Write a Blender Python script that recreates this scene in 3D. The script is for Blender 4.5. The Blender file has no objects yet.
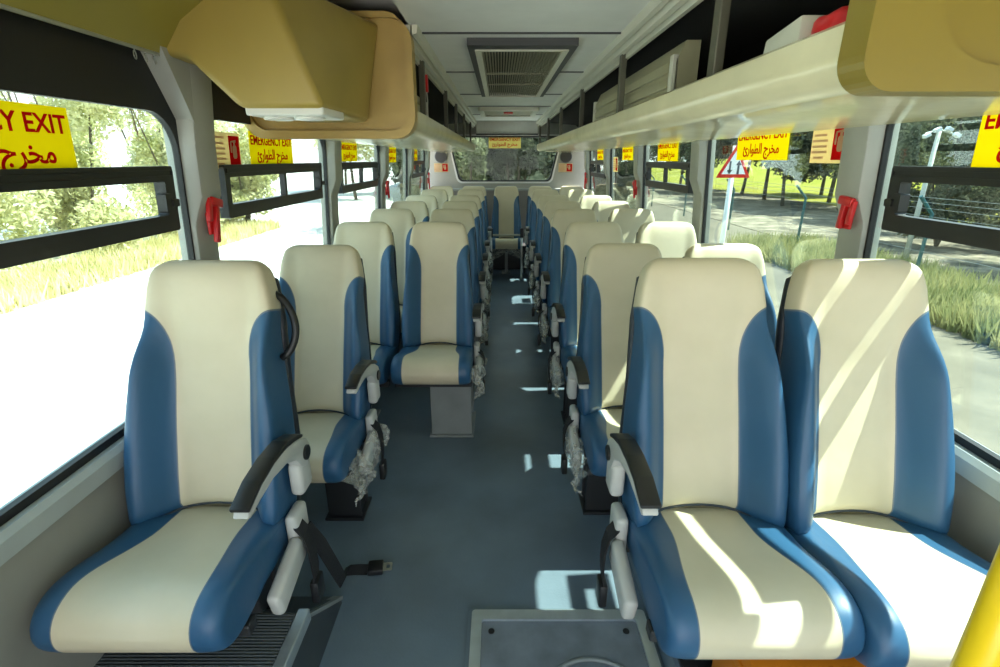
import bpy, bmesh, math, random
import numpy as np
from mathutils import Vector, Matrix

random.seed(7)
rng = np.random.default_rng(7)
S = bpy.context.scene
COL = S.collection
PI = math.pi

# ------------------------------------------------------------------ camera
CAM_Z = 1.55
cam = bpy.data.cameras.new('camera')
camo = bpy.data.objects.new('camera', cam)
COL.objects.link(camo)
cam.sensor_width = 36.0
cam.lens = 500.0 / 1000.0 * 36.0
cam.clip_start = 0.02
cam.clip_end = 400
camo.location = (0, 0, CAM_Z)
camo.rotation_euler = (math.radians(90 - 19.23), 0, 0)
S.camera = camo

# ------------------------------------------------------------------ world (bright hazy sky)
W = bpy.data.worlds.new('World')
S.world = W
W.use_nodes = True
nt = W.node_tree
nt.nodes.clear()
wo = nt.nodes.new('ShaderNodeOutputWorld')
bg = nt.nodes.new('ShaderNodeBackground')
tc = nt.nodes.new('ShaderNodeTexCoord')
sx = nt.nodes.new('ShaderNodeSeparateXYZ')
cr = nt.nodes.new('ShaderNodeValToRGB')
cr.color_ramp.elements[0].position = 0.0
cr.color_ramp.elements[0].color = (1.0, 0.98, 0.94, 1)
cr.color_ramp.elements[1].position = 0.6
cr.color_ramp.elements[1].color = (0.55, 0.75, 1.0, 1)
nt.links.new(tc.outputs['Generated'], sx.inputs[0])
nt.links.new(sx.outputs['Z'], cr.inputs[0])
nt.links.new(cr.outputs[0], bg.inputs['Color'])
bg.inputs['Strength'].default_value = 2.0
nt.links.new(bg.outputs[0], wo.inputs[0])

# ------------------------------------------------------------------ sun
sd = bpy.data.lights.new('sun', 'SUN')
sd.energy = 12.5
sd.angle = math.radians(0.6)
sd.color = (1.0, 0.95, 0.86)
suno = bpy.data.objects.new('sun', sd)
COL.objects.link(suno)
suno.rotation_euler = Vector((-1.05, -0.10, -1.67)).to_track_quat('-Z', 'Y').to_euler()
suno.location = (6, 2, 12)

S.view_settings.view_transform = 'Standard'
S.view_settings.look = 'None'
S.view_settings.gamma = 1
S.view_settings.exposure = 0.68
S.view_settings.use_curve_mapping = False
S.cycles.use_denoising = True
S.cycles.max_bounces = 10
S.cycles.diffuse_bounces = 6
S.cycles.transparent_max_bounces = 24
S.cycles.sample_clamp_indirect = 8

# ------------------------------------------------------------------ materials
def mat(name, col, rough=0.5, metal=0.0, noise=0.0, nscale=8.0, bump=0.0, bscale=60.0, spec=0.5, coat=0.0):
    m = bpy.data.materials.new(name)
    m.use_nodes = True
    t = m.node_tree
    b = t.nodes['Principled BSDF']
    b.inputs['Base Color'].default_value = (*col, 1)
    b.inputs['Roughness'].default_value = rough
    b.inputs['Metallic'].default_value = metal
    b.inputs['Specular IOR Level'].default_value = spec
    if coat:
        b.inputs['Coat Weight'].default_value = coat
        b.inputs['Coat Roughness'].default_value = 0.15
    if noise or bump:
        tcn = t.nodes.new('ShaderNodeTexCoord')
    if noise:
        n = t.nodes.new('ShaderNodeTexNoise')
        n.inputs['Scale'].default_value = nscale
        n.inputs['Detail'].default_value = 6
        t.links.new(tcn.outputs['Object'], n.inputs['Vector'])
        r = t.nodes.new('ShaderNodeMapRange')
        r.inputs['From Min'].default_value = 0.3
        r.inputs['From Max'].default_value = 0.7
        r.inputs['To Min'].default_value = 1 - noise
        r.inputs['To Max'].default_value = 1 + noise
        t.links.new(n.outputs['Fac'], r.inputs['Value'])
        mx = t.nodes.new('ShaderNodeVectorMath')
        mx.operation = 'SCALE'
        mx.inputs[0].default_value = col
        t.links.new(r.outputs[0], mx.inputs['Scale'])
        t.links.new(mx.outputs[0], b.inputs['Base Color'])
    if bump:
        n2 = t.nodes.new('ShaderNodeTexNoise')
        n2.inputs['Scale'].default_value = bscale
        n2.inputs['Detail'].default_value = 4
        t.links.new(tcn.outputs['Object'], n2.inputs['Vector'])
        bp = t.nodes.new('ShaderNodeBump')
        bp.inputs['Strength'].default_value = bump
        bp.inputs['Distance'].default_value = 0.01
        t.links.new(n2.outputs['Fac'], bp.inputs['Height'])
        t.links.new(bp.outputs[0], b.inputs['Normal'])
    return m

CREAM = (0.66, 0.585, 0.415)
BLUE = (0.024, 0.092, 0.185)

def vinyl(name, kind):
    """cream centre, blue side bolsters, drawn from the part's own coordinates"""
    m = bpy.data.materials.new(name)
    m.use_nodes = True
    t = m.node_tree
    b = t.nodes['Principled BSDF']
    b.inputs['Roughness'].default_value = 0.42
    tcn = t.nodes.new('ShaderNodeTexCoord')
    sp = t.nodes.new('ShaderNodeSeparateXYZ')
    t.links.new(tcn.outputs['Object'], sp.inputs[0])

    def M(op, a, b_=None, c=None):
        n = t.nodes.new('ShaderNodeMath')
        n.operation = op
        for i, v in enumerate((a, b_, c)):
            if v is None:
                continue
            if isinstance(v, (int, float)):
                n.inputs[i].default_value = v
            else:
                t.links.new(v, n.inputs[i])
        return n.outputs[0]
    ax = M('ABSOLUTE', sp.outputs['X'])
    if kind == 'back':
        tz = sp.outputs['Z']
        # signed distance-like value: >0 blue
        ex = M('DIVIDE', M('MAXIMUM', M('SUBTRACT', 0.190, ax), 0.0), 0.190 - 0.108)
        ez = M('DIVIDE', M('MAXIMUM', M('SUBTRACT', tz, 0.490), 0.0), 0.145)
        d = M('SUBTRACT', 1.0, M('SQRT', M('ADD', M('MULTIPLY', ex, ex), M('MULTIPLY', ez, ez))))
        d = M('MULTIPLY', d, 0.083)
    else:
        hw = t.nodes.new('ShaderNodeMapRange')
        hw.interpolation_type = 'SMOOTHSTEP'
        hw.inputs['From Min'].default_value = -0.04
        hw.inputs['From Max'].default_value = -0.30
        hw.inputs['To Min'].default_value = 0.112
        hw.inputs['To Max'].default_value = 0.152
        t.links.new(sp.outputs['Y'], hw.inputs['Value'])
        d = M('SUBTRACT', ax, hw.outputs[0])
    fac = M('GREATER_THAN', d, 0.0)
    seam = M('LESS_THAN', M('ABSOLUTE', d), 0.0016)
    nz = t.nodes.new('ShaderNodeTexNoise')
    nz.inputs['Scale'].default_value = 5.0
    nz.inputs['Detail'].default_value = 5
    t.links.new(tcn.outputs['Object'], nz.inputs['Vector'])
    rr = t.nodes.new('ShaderNodeValToRGB')
    rr.color_ramp.elements[0].position = 0.3
    rr.color_ramp.elements[0].color = (CREAM[0] * .90, CREAM[1] * .90, CREAM[2] * .86, 1)
    rr.color_ramp.elements[1].position = 0.65
    rr.color_ramp.elements[1].color = (*CREAM, 1)
    t.links.new(nz.outputs['Fac'], rr.inputs[0])
    mx = t.nodes.new('ShaderNodeMix')
    mx.data_type = 'RGBA'
    t.links.new(fac, mx.inputs['Factor'])
    t.links.new(rr.outputs[0], mx.inputs['A'])
    mx.inputs['B'].default_value = (*BLUE, 1)
    mx2 = t.nodes.new('ShaderNodeMix')
    mx2.data_type = 'RGBA'
    t.links.new(seam, mx2.inputs['Factor'])
    t.links.new(mx.outputs['Result'], mx2.inputs['A'])
    mx2.inputs['B'].default_value = (0.12, 0.16, 0.2, 1)
    t.links.new(mx2.outputs['Result'], b.inputs['Base Color'])
    n2 = t.nodes.new('ShaderNodeTexNoise')
    n2.inputs['Scale'].default_value = 14
    t.links.new(tcn.outputs['Object'], n2.inputs['Vector'])
    bp = t.nodes.new('ShaderNodeBump')
    bp.inputs['Strength'].default_value = 0.12
    bp.inputs['Distance'].default_value = 0.01
    t.links.new(n2.outputs['Fac'], bp.inputs['Height'])
    t.links.new(bp.outputs[0], b.inputs['Normal'])
    return m

def glass_mat(name, tint, refl=0.07):
    m = bpy.data.materials.new(name)
    m.use_nodes = True
    t = m.node_tree
    t.nodes.clear()
    o = t.nodes.new('ShaderNodeOutputMaterial')
    mix = t.nodes.new('ShaderNodeMixShader')
    tr = t.nodes.new('ShaderNodeBsdfTransparent')
    tr.inputs[0].default_value = (*tint, 1)
    gl = t.nodes.new('ShaderNodeBsdfGlossy')
    gl.inputs['Roughness'].default_value = 0.0
    lw = t.nodes.new('ShaderNodeLayerWeight')
    lw.inputs[0].default_value = 0.5
    pw = t.nodes.new('ShaderNodeMath')
    pw.operation = 'POWER'
    pw.inputs[1].default_value = 5.0
    t.links.new(lw.outputs['Facing'], pw.inputs[0])
    fr = t.nodes.new('ShaderNodeMath')
    fr.operation = 'MULTIPLY_ADD'
    fr.inputs[1].default_value = 1 - refl
    fr.inputs[2].default_value = refl
    t.links.new(pw.outputs[0], fr.inputs[0])
    t.links.new(fr.outputs[0], mix.inputs[0])
    t.links.new(tr.outputs[0], mix.inputs[1])
    t.links.new(gl.outputs[0], mix.inputs[2])
    t.links.new(mix.outputs[0], o.inputs[0])
    return m

def film_mat(name):
    m = bpy.data.materials.new(name)
    m.use_nodes = True
    t = m.node_tree
    t.nodes.clear()
    o = t.nodes.new('ShaderNodeOutputMaterial')
    mix = t.nodes.new('ShaderNodeMixShader')
    mix.inputs[0].default_value = 0.36
    tr = t.nodes.new('ShaderNodeBsdfTransparent')
    tr.inputs[0].default_value = (.95, .95, .93, 1)
    p = t.nodes.new('ShaderNodeBsdfPrincipled')
    p.inputs['Base Color'].default_value = (.62, .62, .56, 1)
    p.inputs['Roughness'].default_value = 0.12
    t.links.new(tr.outputs[0], mix.inputs[1])
    t.links.new(p.outputs[0], mix.inputs[2])
    t.links.new(mix.outputs[0], o.inputs[0])
    return m

def leaf_mat(name, c1, c2, k=.35):
    m = bpy.data.materials.new(name)
    m.use_nodes = True
    t = m.node_tree
    t.nodes.clear()
    o = t.nodes.new('ShaderNodeOutputMaterial')
    mix = t.nodes.new('ShaderNodeMixShader')
    mix.inputs[0].default_value = k
    d = t.nodes.new('ShaderNodeBsdfDiffuse')
    tl = t.nodes.new('ShaderNodeBsdfTranslucent')
    tcn = t.nodes.new('ShaderNodeTexCoord')
    n = t.nodes.new('ShaderNodeTexNoise')
    n.inputs['Scale'].default_value = 1.7
    n.inputs['Detail'].default_value = 8
    t.links.new(tcn.outputs['Object'], n.inputs['Vector'])
    r = t.nodes.new('ShaderNodeValToRGB')
    r.color_ramp.elements[0].position = 0.35
    r.color_ramp.elements[0].color = (*c1, 1)
    r.color_ramp.elements[1].position = 0.65
    r.color_ramp.elements[1].color = (*c2, 1)
    t.links.new(n.outputs['Fac'], r.inputs[0])
    t.links.new(r.outputs[0], d.inputs[0])
    t.links.new(r.outputs[0], tl.inputs[0])
    t.links.new(d.outputs[0], mix.inputs[1])
    t.links.new(tl.outputs[0], mix.inputs[2])
    t.links.new(mix.outputs[0], o.inputs[0])
    return m

def ground_mat(name, stops, scale, rough=0.95):
    m = bpy.data.materials.new(name)
    m.use_nodes = True
    t = m.node_tree
    b = t.nodes['Principled BSDF']
    b.inputs['Roughness'].default_value = rough
    b.inputs['Specular IOR Level'].default_value = 0.1
    tcn = t.nodes.new('ShaderNodeTexCoord')
    n = t.nodes.new('ShaderNodeTexNoise')
    n.inputs['Scale'].default_value = scale
    n.inputs['Detail'].default_value = 9
    n.inputs['Roughness'].default_value = 0.65
    t.links.new(tcn.outputs['Object'], n.inputs['Vector'])
    r = t.nodes.new('ShaderNodeValToRGB')
    els = r.color_ramp.elements
    els[0].position, els[0].color = stops[0][0], (*stops[0][1], 1)
    els[1].position, els[1].color = stops[-1][0], (*stops[-1][1], 1)
    for p, c in stops[1:-1]:
        e = els.new(p)
        e.color = (*c, 1)
    t.links.new(n.outputs['Fac'], r.inputs[0])
    t.links.new(r.outputs[0], b.inputs['Base Color'])
    return m

def ribbed_mat(name, col, scale):
    m = mat(name, col, 0.6)
    t = m.node_tree
    b = t.nodes['Principled BSDF']
    tcn = t.nodes.new('ShaderNodeTexCoord')
    w = t.nodes.new('ShaderNodeTexWave')
    w.bands_direction = 'Y'
    w.inputs['Scale'].default_value = scale
    t.links.new(tcn.outputs['Object'], w.inputs['Vector'])
    bp = t.nodes.new('ShaderNodeBump')
    bp.inputs['Strength'].default_value = 1.0
    bp.inputs['Distance'].default_value = 0.003
    t.links.new(w.outputs['Fac'], bp.inputs['Height'])
    t.links.new(bp.outputs[0], b.inputs['Normal'])
    return m

def sticker_mat(name, col, k=.55):
    m = bpy.data.materials.new(name)
    m.use_nodes = True
    t = m.node_tree
    t.nodes.clear()
    o = t.nodes.new('ShaderNodeOutputMaterial')
    mix = t.nodes.new('ShaderNodeMixShader')
    mix.inputs[0].default_value = k
    d = t.nodes.new('ShaderNodeBsdfDiffuse')
    tl = t.nodes.new('ShaderNodeBsdfTranslucent')
    d.inputs[0].default_value = (*col, 1)
    tl.inputs[0].default_value = (*col, 1)
    t.links.new(d.outputs[0], mix.inputs[1])
    t.links.new(tl.outputs[0], mix.inputs[2])
    t.links.new(mix.outputs[0], o.inputs[0])
    return m

M = dict(
    back=vinyl('seat_back_vinyl', 'back'),
    cush=vinyl('seat_cushion_vinyl', 'cushion'),
    shell=mat('dark_seat_shell', (0.012, 0.016, 0.024), 0.45),
    black=mat('black_plastic', (0.012, 0.012, 0.012), 0.4),
    rubber=mat('black_rubber', (0.008, 0.008, 0.008), 0.55),
    pad=mat('black_arm_pad', (0.016, 0.016, 0.015), 0.38),
    grey=mat('light_grey_plastic', (0.50, 0.50, 0.46), 0.4, noise=0.06),
    strap=mat('black_webbing', (0.010, 0.010, 0.011), 0.75, bump=0.3, bscale=300),
    steel=mat('steel', (0.55, 0.55, 0.52), 0.3, 1.0),
    alu=mat('aluminium_trim', (0.52, 0.58, 0.60), 0.38, 0.7, noise=0.12, nscale=14),
    film=film_mat('clear_plastic_film'),
    leg=mat('grey_painted_leg', (0.23, 0.25, 0.24), 0.4, noise=0.1),
    frame=mat('dark_seat_frame', (0.02, 0.021, 0.022), 0.5),
    floor=mat('blue_grey_vinyl_floor', (0.128, 0.172, 0.208), 0.38, noise=0.24, nscale=2.2, bump=0.08, bscale=90),
    hatch=mat('hatch_vinyl', (0.16, 0.185, 0.21), 0.45, noise=0.25, nscale=9),
    wall=mat('grey_wall_panel', (0.30, 0.295, 0.25), 0.5, noise=0.05),
    sill=mat('pale_sill', (0.40, 0.44, 0.42), 0.35, noise=0.04),
    pillar=mat('grey_pillar', (0.37, 0.37, 0.325), 0.45, noise=0.05),
    ceil=mat('grey_ceiling', (0.70, 0.70, 0.655), 0.55, noise=0.04),
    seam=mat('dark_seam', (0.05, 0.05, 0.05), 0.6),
    rack=mat('cream_gloss_plastic', (0.80, 0.72, 0.46), 0.14, noise=0.07, nscale=5, bump=0.16, bscale=5),
    rail=mat('cream_rail', (0.58, 0.56, 0.45), 0.35),
    tan=mat('tan_moulded_plastic', (0.36, 0.26, 0.055), 0.40, noise=0.10, nscale=3),
    tan3=mat('olive_tan_plastic', (0.27, 0.195, 0.03), 0.40, noise=0.08, nscale=3),
    tan2=mat('tan_panel', (0.44, 0.29, 0.075), 0.40, noise=0.12, nscale=5),
    olive=mat('olive_moulded_plastic', (0.30, 0.24, 0.035), 0.42, noise=0.08, nscale=3),
    lens=mat('white_light_lens', (0.75, 0.74, 0.66), 0.3),
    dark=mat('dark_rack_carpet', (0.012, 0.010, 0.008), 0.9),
    post=mat('bronze_post', (0.085, 0.078, 0.05), 0.45),
    grille=mat('olive_grille', (0.21, 0.195, 0.12), 0.5),
    beige=mat('beige_duct', (0.33, 0.30, 0.18), 0.45, noise=0.08),
    red=mat('red_plastic', (0.62, 0.012, 0.014), 0.35),
    sred=sticker_mat('sign_red', (0.72, 0.015, 0.015)),
    syel=mat('sign_yellow', (0.86, 0.74, 0.015), 0.5),
    sbeige=mat('sign_beige', (0.80, 0.68, 0.42), 0.5),
    sfade=mat('faded_print', (0.72, 0.42, 0.22), 0.5),
    white=mat('white_paint', (0.80, 0.80, 0.78), 0.45),
    sblk=mat('sign_black', (0.02, 0.03, 0.06), 0.5),
    yellow=mat('yellow_pole', (0.80, 0.56, 0.01), 0.3, coat=0.3),
    orange=mat('orange_box', (0.72, 0.22, 0.012), 0.45),
    glass=glass_mat('tinted_side_glass', (0.80, 0.90, 0.88)),
    rglass=glass_mat('rear_glass', (0.74, 0.82, 0.80), 0.012),
    teal=mat('teal_post', (0.03, 0.105, 0.11), 0.5),
    polew=mat('pale_pole', (0.62, 0.66, 0.66), 0.5),
    mast=mat('grey_mast', (0.40, 0.42, 0.38), 0.6),
    crease_shade=mat('dark_crease_shade', (0.035, 0.045, 0.055), 0.5),  # dark tone imitates the shade in the seat crease
    boxdark=mat('dark_wheel_box', (0.045, 0.055, 0.06), 0.5, noise=0.15),
    spale=sticker_mat('pale_yellow_sticker', (.86, .74, .34)),
    bark=mat('bark', (0.085, 0.065, 0.045), 0.9, noise=0.3, nscale=6),
    leafy=leaf_mat('sunny_leaf', (0.42, 0.43, 0.18), (0.80, 0.76, 0.50), .5),  # leaf colours paled to imitate the overexposed light on this side
    leafd=leaf_mat('dark_leaf', (0.045, 0.055, 0.035), (0.15, 0.16, 0.105)),
    leafm=leaf_mat('mid_leaf', (0.12, 0.14, 0.07), (0.32, 0.32, 0.20)),
    grass=leaf_mat('dry_grass', (0.19, 0.22, 0.08), (0.46, 0.42, 0.19)),
    straw=leaf_mat('straw_grass', (0.55, 0.50, 0.20), (0.80, 0.74, 0.45)),
    pave=ground_mat('pale_pavement', [(0.3, (0.60, 0.57, 0.52)), (0.7, (0.72, 0.69, 0.63))], 1.5),
    dirt=ground_mat('dusty_road', [(0.3, (0.115, 0.10, 0.074)), (0.55, (0.165, 0.143, 0.105)), (0.75, (0.225, 0.19, 0.14))], 0.9),
    litter=ground_mat('leaf_litter', [(0.3, (0.06, 0.052, 0.038)), (0.5, (0.17, 0.145, 0.105)), (0.66, (0.34, 0.29, 0.21))], 1.6),
    hill=ground_mat('scrub_hillside', [(0.32, (0.012, 0.016, 0.009)), (0.5, (0.035, 0.04, 0.024)), (0.68, (0.08, 0.08, 0.052))], 3.0),
    field=ground_mat('sunny_field', [(0.3, (0.13, 0.15, 0.015)), (0.5, (0.24, 0.23, 0.025)), (0.72, (0.20, 0.165, 0.06))], 0.5),
)
M['syel'] = sticker_mat('yellow_sticker', (.88, .74, .012))
M['sbeige'] = sticker_mat('beige_sticker', (.82, .68, .40))
M['ribbed'] = ribbed_mat('ribbed_rubber_mat', (0.075, 0.085, 0.085), 32)
SILL = M['sill']

# ------------------------------------------------------------------ mesh helpers
def mesh_obj(name, verts, faces, m, parent=None, smooth=False, loc=None, rot=None, mats=None, fm=None):
    me = bpy.data.meshes.new(name)
    me.from_pydata([tuple(v) for v in verts], [], [tuple(f) for f in faces])
    for x in (mats or [m]):
        me.materials.append(x)
    if fm:
        for p, i in zip(me.polygons, fm):
            p.material_index = i
    if smooth:
        me.polygons.foreach_set('use_smooth', [True] * len(me.polygons))
    me.update()
    o = bpy.data.objects.new(name, me)
    COL.objects.link(o)
    if parent is not None:
        o.parent = parent
    if loc is not None:
        o.location = loc
    if rot is not None:
        o.rotation_euler = rot
    return o

class B:
    """collects the geometry of ONE mesh"""
    def __init__(s):
        s.v, s.f = [], []
    def add(s, v, f):
        n = len(s.v)
        s.v += [tuple(p) for p in v]
        s.f += [tuple(i + n for i in q) for q in f]
        return s
    def box(s, x0, x1, y0, y1, z0, z1, bev=0.0, seg=2, mtx=None):
        bm = bmesh.new()
        bmesh.ops.create_cube(bm, size=1)
        for v in bm.verts:
            v.co = ((x0 + x1) / 2 + v.co.x * (x1 - x0), (y0 + y1) / 2 + v.co.y * (y1 - y0), (z0 + z1) / 2 + v.co.z * (z1 - z0))
        if bev:
            bmesh.ops.bevel(bm, geom=list(bm.edges), offset=bev, segments=seg, affect='EDGES', profile=0.5)
        if mtx is not None:
            bmesh.ops.transform(bm, matrix=mtx, verts=bm.verts)
        bm.verts.index_update()
        s.add([v.co[:] for v in bm.verts], [[v.index for v in f.verts] for f in bm.faces])
        bm.free()
        return s
    def prism(s, poly, a, b, axis='x', bev=0.0):
        """poly in the other two axes, in cyclic order: x->(y,z), y->(x,z), z->(x,y)"""
        def P(p, t):
            return {'x': (t, p[0], p[1]), 'y': (p[0], t, p[1]), 'z': (p[0], p[1], t)}[axis]
        bm = bmesh.new()
        va = [bm.verts.new(P(p, a)) for p in poly]
        vb = [bm.verts.new(P(p, b)) for p in poly]
        n = len(poly)
        bm.faces.new(va)
        bm.faces.new(vb[::-1])
        for i in range(n):
            j = (i + 1) % n
            bm.faces.new((va[i], vb[i], vb[j], va[j]))
        bmesh.ops.recalc_face_normals(bm, faces=bm.faces)
        if bev:
            bmesh.ops.bevel(bm, geom=list(bm.edges), offset=bev, segments=2, affect='EDGES', profile=0.5)
        bm.verts.index_update()
        s.add([v.co[:] for v in bm.verts], [[v.index for v in f.verts] for f in bm.faces])
        bm.free()
        return s
    def loft(s, rings, cap=True, closed=True):
        n = len(rings[0])
        base = [p for r in rings for p in r]
        f = []
        for k in range(len(rings) - 1):
            for i in range(n if closed else n - 1):
                j = (i + 1) % n
                f.append((k * n + i, k * n + j, (k + 1) * n + j, (k + 1) * n + i))
        if cap:
            f.append(tuple(range(n))[::-1])
            f.append(tuple((len(rings) - 1) * n + i for i in range(n)))
        return s.add(base, f)
    def tube(s, path, r, n=10, cap=True):
        path = [Vector(p) for p in path]
        rr = r if isinstance(r, (list, tuple)) else [r] * len(path)
        rings = []
        up = Vector((0.123, 0.31, 0.94)).normalized()
        for i, p in enumerate(path):
            d = (path[min(i + 1, len(path) - 1)] - path[max(i - 1, 0)]).normalized()
            a = d.cross(up)
            if a.length < 1e-3:
                a = d.cross(Vector((1, 0, 0)))
            a.normalize()
            b = a.cross(d).normalized()
            up = b
            rings.append([p + (a * math.cos(2 * PI * k / n) + b * math.sin(2 * PI * k / n)) * rr[i] for k in range(n)])
        return s.loft(rings, cap)
    def ribbon(s, path, w, th, wdir):
        """flat band swept along a path; wdir = direction of its width"""
        path = [Vector(p) for p in path]
        wd = Vector(wdir).normalized()
        rings = []
        for i, p in enumerate(path):
            d = (path[min(i + 1, len(path) - 1)] - path[max(i - 1, 0)]).normalized()
            nn = d.cross(wd).normalized()
            a, b = wd * w / 2, nn * th / 2
            rings.append([p + a + b, p - a + b, p - a - b, p + a - b])
        return s.loft(rings)
    def disc(s, c, r, h, axis, n=28):
        c = Vector(c)
        ax = Vector(axis).normalized()
        a = ax.orthogonal().normalized()
        b = ax.cross(a)
        R = lambda t, rad: [c + ax * t + (a * math.cos(2 * PI * k / n) + b * math.sin(2 * PI * k / n)) * rad for k in range(n)]
        return s.loft([R(0, r), R(h * .8, r), R(h, r * .93)])
    def ring(s, c, r, rt, axis, n=40, m=8):
        c = Vector(c)
        ax = Vector(axis).normalized()
        a = ax.orthogonal().normalized()
        b = ax.cross(a)
        v, f = [], []
        for i in range(n):
            d = a * math.cos(2 * PI * i / n) + b * math.sin(2 * PI * i / n)
            for k in range(m):
                v.append(c + d * (r + rt * math.cos(2 * PI * k / m)) + ax * rt * math.sin(2 * PI * k / m))
        for i in range(n):
            for k in range(m):
                f.append((i * m + k, ((i + 1) % n) * m + k, ((i + 1) % n) * m + (k + 1) % m, i * m + (k + 1) % m))
        return s.add(v, f)
    def build(s, name, m, parent=None, smooth=False, **k):
        o = mesh_obj(name, s.v, s.f, m, parent, False, **k)
        bm = bmesh.new()
        bm.from_mesh(o.data)
        bmesh.ops.recalc_face_normals(bm, faces=bm.faces)
        bm.to_mesh(o.data)
        bm.free()
        if smooth:
            o.data.polygons.foreach_set('use_smooth', [True] * len(o.data.polygons))
            if smooth != 'all':
                o.data.set_sharp_from_angle(angle=math.radians(38))
        return o

def rrect(a0, a1, b0, b1, r, n=8):
    pts = []
    for cx, cy, s0 in ((a1 - r, b1 - r, 0), (a0 + r, b1 - r, 90), (a0 + r, b0 + r, 180), (a1 - r, b0 + r, 270)):
        for i in range(n + 1):
            t = math.radians(s0 + 90 * i / n)
            pts.append((cx + r * math.cos(t), cy + r * math.sin(t)))
    return pts

def empty(name, loc=(0, 0, 0), label=None, cat=None, group=None, kind=None):
    o = bpy.data.objects.new(name, None)
    o.empty_display_size = 0.1
    COL.objects.link(o)
    o.location = loc
    return tag(o, label, cat, group, kind)

def tag(o, label=None, cat=None, group=None, kind=None):
    if label: o['label'] = label
    if cat: o['category'] = cat
    if group: o['group'] = group
    if kind: o['kind'] = kind
    return o

def struct(o, label=None, cat=None):
    return tag(o, label, cat, None, 'structure')

def text_obj(name, body, size, m, parent, mtx, align='CENTER', ext=0.0006, sx=1.0):
    cu = bpy.data.curves.new(name, 'FONT')
    cu.body = body
    cu.size = size
    cu.align_x = align
    cu.align_y = 'CENTER'
    cu.extrude = ext
    cu.resolution_u = 3
    cu.offset = size * .018
    tmp = bpy.data.objects.new('tmp_text', cu)
    COL.objects.link(tmp)
    bpy.context.view_layer.update()
    dg = bpy.context.evaluated_depsgraph_get()
    me = bpy.data.meshes.new_from_object(tmp.evaluated_get(dg))
    COL.objects.unlink(tmp)
    bpy.data.objects.remove(tmp)
    bpy.data.curves.remove(cu)
    me.transform(mtx @ Matrix.Diagonal((sx, 1, 1, 1)))
    me.materials.clear()
    me.materials.append(m)
    me.name = name
    o = bpy.data.objects.new(name, me)
    COL.objects.link(o)
    o.parent = parent
    return o

# ------------------------------------------------------------------ bus shell
CX = 0.10                   # bus centre line (camera stands beside it)
YB, YF = 7.80, -1.30         # rear wall, open front end
ZS, ZT = 0.80, 1.98          # sill, top of the window sheet
ZG = 1.685                   # top edge of clear glass
GZ = -1.0                    # ground outside

def wx(side, z, inset=0.0):
    return CX + side * (1.18 - 0.06 * max(0.0, z - 0.8) - inset)

PIL = [(1.72, 1.85), (3.16, 3.30), (4.56, 4.70), (5.93, 6.07), (7.30, 7.44)]
BAYS = [(-1.25, 1.72), (1.85, 3.16), (3.30, 4.56), (4.70, 5.93), (6.07, 7.30)]

fl = B().box(CX - 1.2, CX + 1.2, YF, YB + .1, -0.08, 0.0).build('floor', M['floor'])
struct(fl, 'blue grey vinyl floor of the bus aisle', 'floor')

cl = B()
cl.box(CX - .46, CX + .46, YF, YB, 2.05, 2.12)
ceil = cl.build('ceiling', M['ceil'])
struct(ceil, 'grey panelled bus ceiling between the racks', 'ceiling')
sm = B()
for y in (1.55, 2.39, 3.38, 4.48, 5.45, 6.45, 7.5):
    sm.box(CX - .44, CX + .44, y - .008, y + .008, 2.045, 2.052)
sm.build('ceiling_seam', M['seam'], ceil)
rf = B()
rf.prism([(CX - 1.22, 1.93), (CX - 1.22, 2.0), (CX - .9, 2.22), (CX + .9, 2.22), (CX + 1.22, 2.0), (CX + 1.22, 1.93), (CX + 1.12, 1.93), (CX + .9, 2.13), (CX - .9, 2.13), (CX - 1.12, 1.93)], YF, YB + .12, 'y')
struct(rf.build('roof', M['ceil']), 'bus roof over the ceiling panels', 'roof')

for side, nm in ((-1, 'left'), (1, 'right')):
    w = B()
    xa, xb = CX + side * 1.18, CX + side * 1.24
    w.prism([(xa, 0.0), (xb, 0.0), (xb, ZS - .02), (xa, ZS - .02)], YF, YB + .1, 'y')
    w.prism([(xb - side * .05, -0.7), (xb, -0.7), (xb, 0.0), (xb - side * .05, 0)], YF, YB + .1, 'y')
    o = w.build('wall_' + nm, M['wall'])
    struct(o, 'grey lower wall panel under the %s windows' % ('white road' if side < 0 else 'road sign'), 'wall')
    t = B().prism([(xa - side * .022, .735), (xa - side * .03, .785), (xa - side * .018, .80), (xb, .80), (xb, .735)], YF, YB, 'y')
    struct(t.build('trim_%d' % (1 if side < 0 else 2), SILL), 'pale ledge along the foot of the %s windows' % ('white road side' if side < 0 else 'road sign side'), 'window sill')

# pillars
k = 3
for side in (-1, 1):
    for i, (a, b) in enumerate(PIL):
        def px(z, d):
            return wx(side, z, d)
        prof = [(px(.78, -.055), .78), (px(.78, .018), .78), (px(1.34, .018), 1.34), (px(1.43, .052), 1.43), (px(1.60, .052), 1.60), (px(1.98, .075), 1.98), (px(1.98, -.05), 1.98)]
        o = B().prism(prof, a, b, 'y', bev=0.012).build('trim_%d' % k, M['pillar'], smooth=True)
        if i == 0:
            fb = B()
            for d0, d1 in ((-.03, .07),):
                fb.add([(px(z, d_ if d_ < 0 else .0535 + (z - 1.64) * .05), y_, z) for d_ in (d0, d1) for y_, z in ((a + .02, 1.64), (a - .05, 1.74), (a - .13, 1.85), (a + .02, 1.85))],
                       [(0, 1, 2, 3), (7, 6, 5, 4), (0, 4, 5, 1), (1, 5, 6, 2), (2, 6, 7, 3), (3, 7, 4, 0)])
            fb.build('pillar_flare', M['pillar'], o)
        ordn = ['first', 'second', 'third', 'fourth', 'rearmost'][i]
        struct(o, 'grey window pillar, %s from the front on the %s side' % (ordn, 'white road' if side < 0 else 'road sign'), 'pillar')
        k += 1

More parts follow.
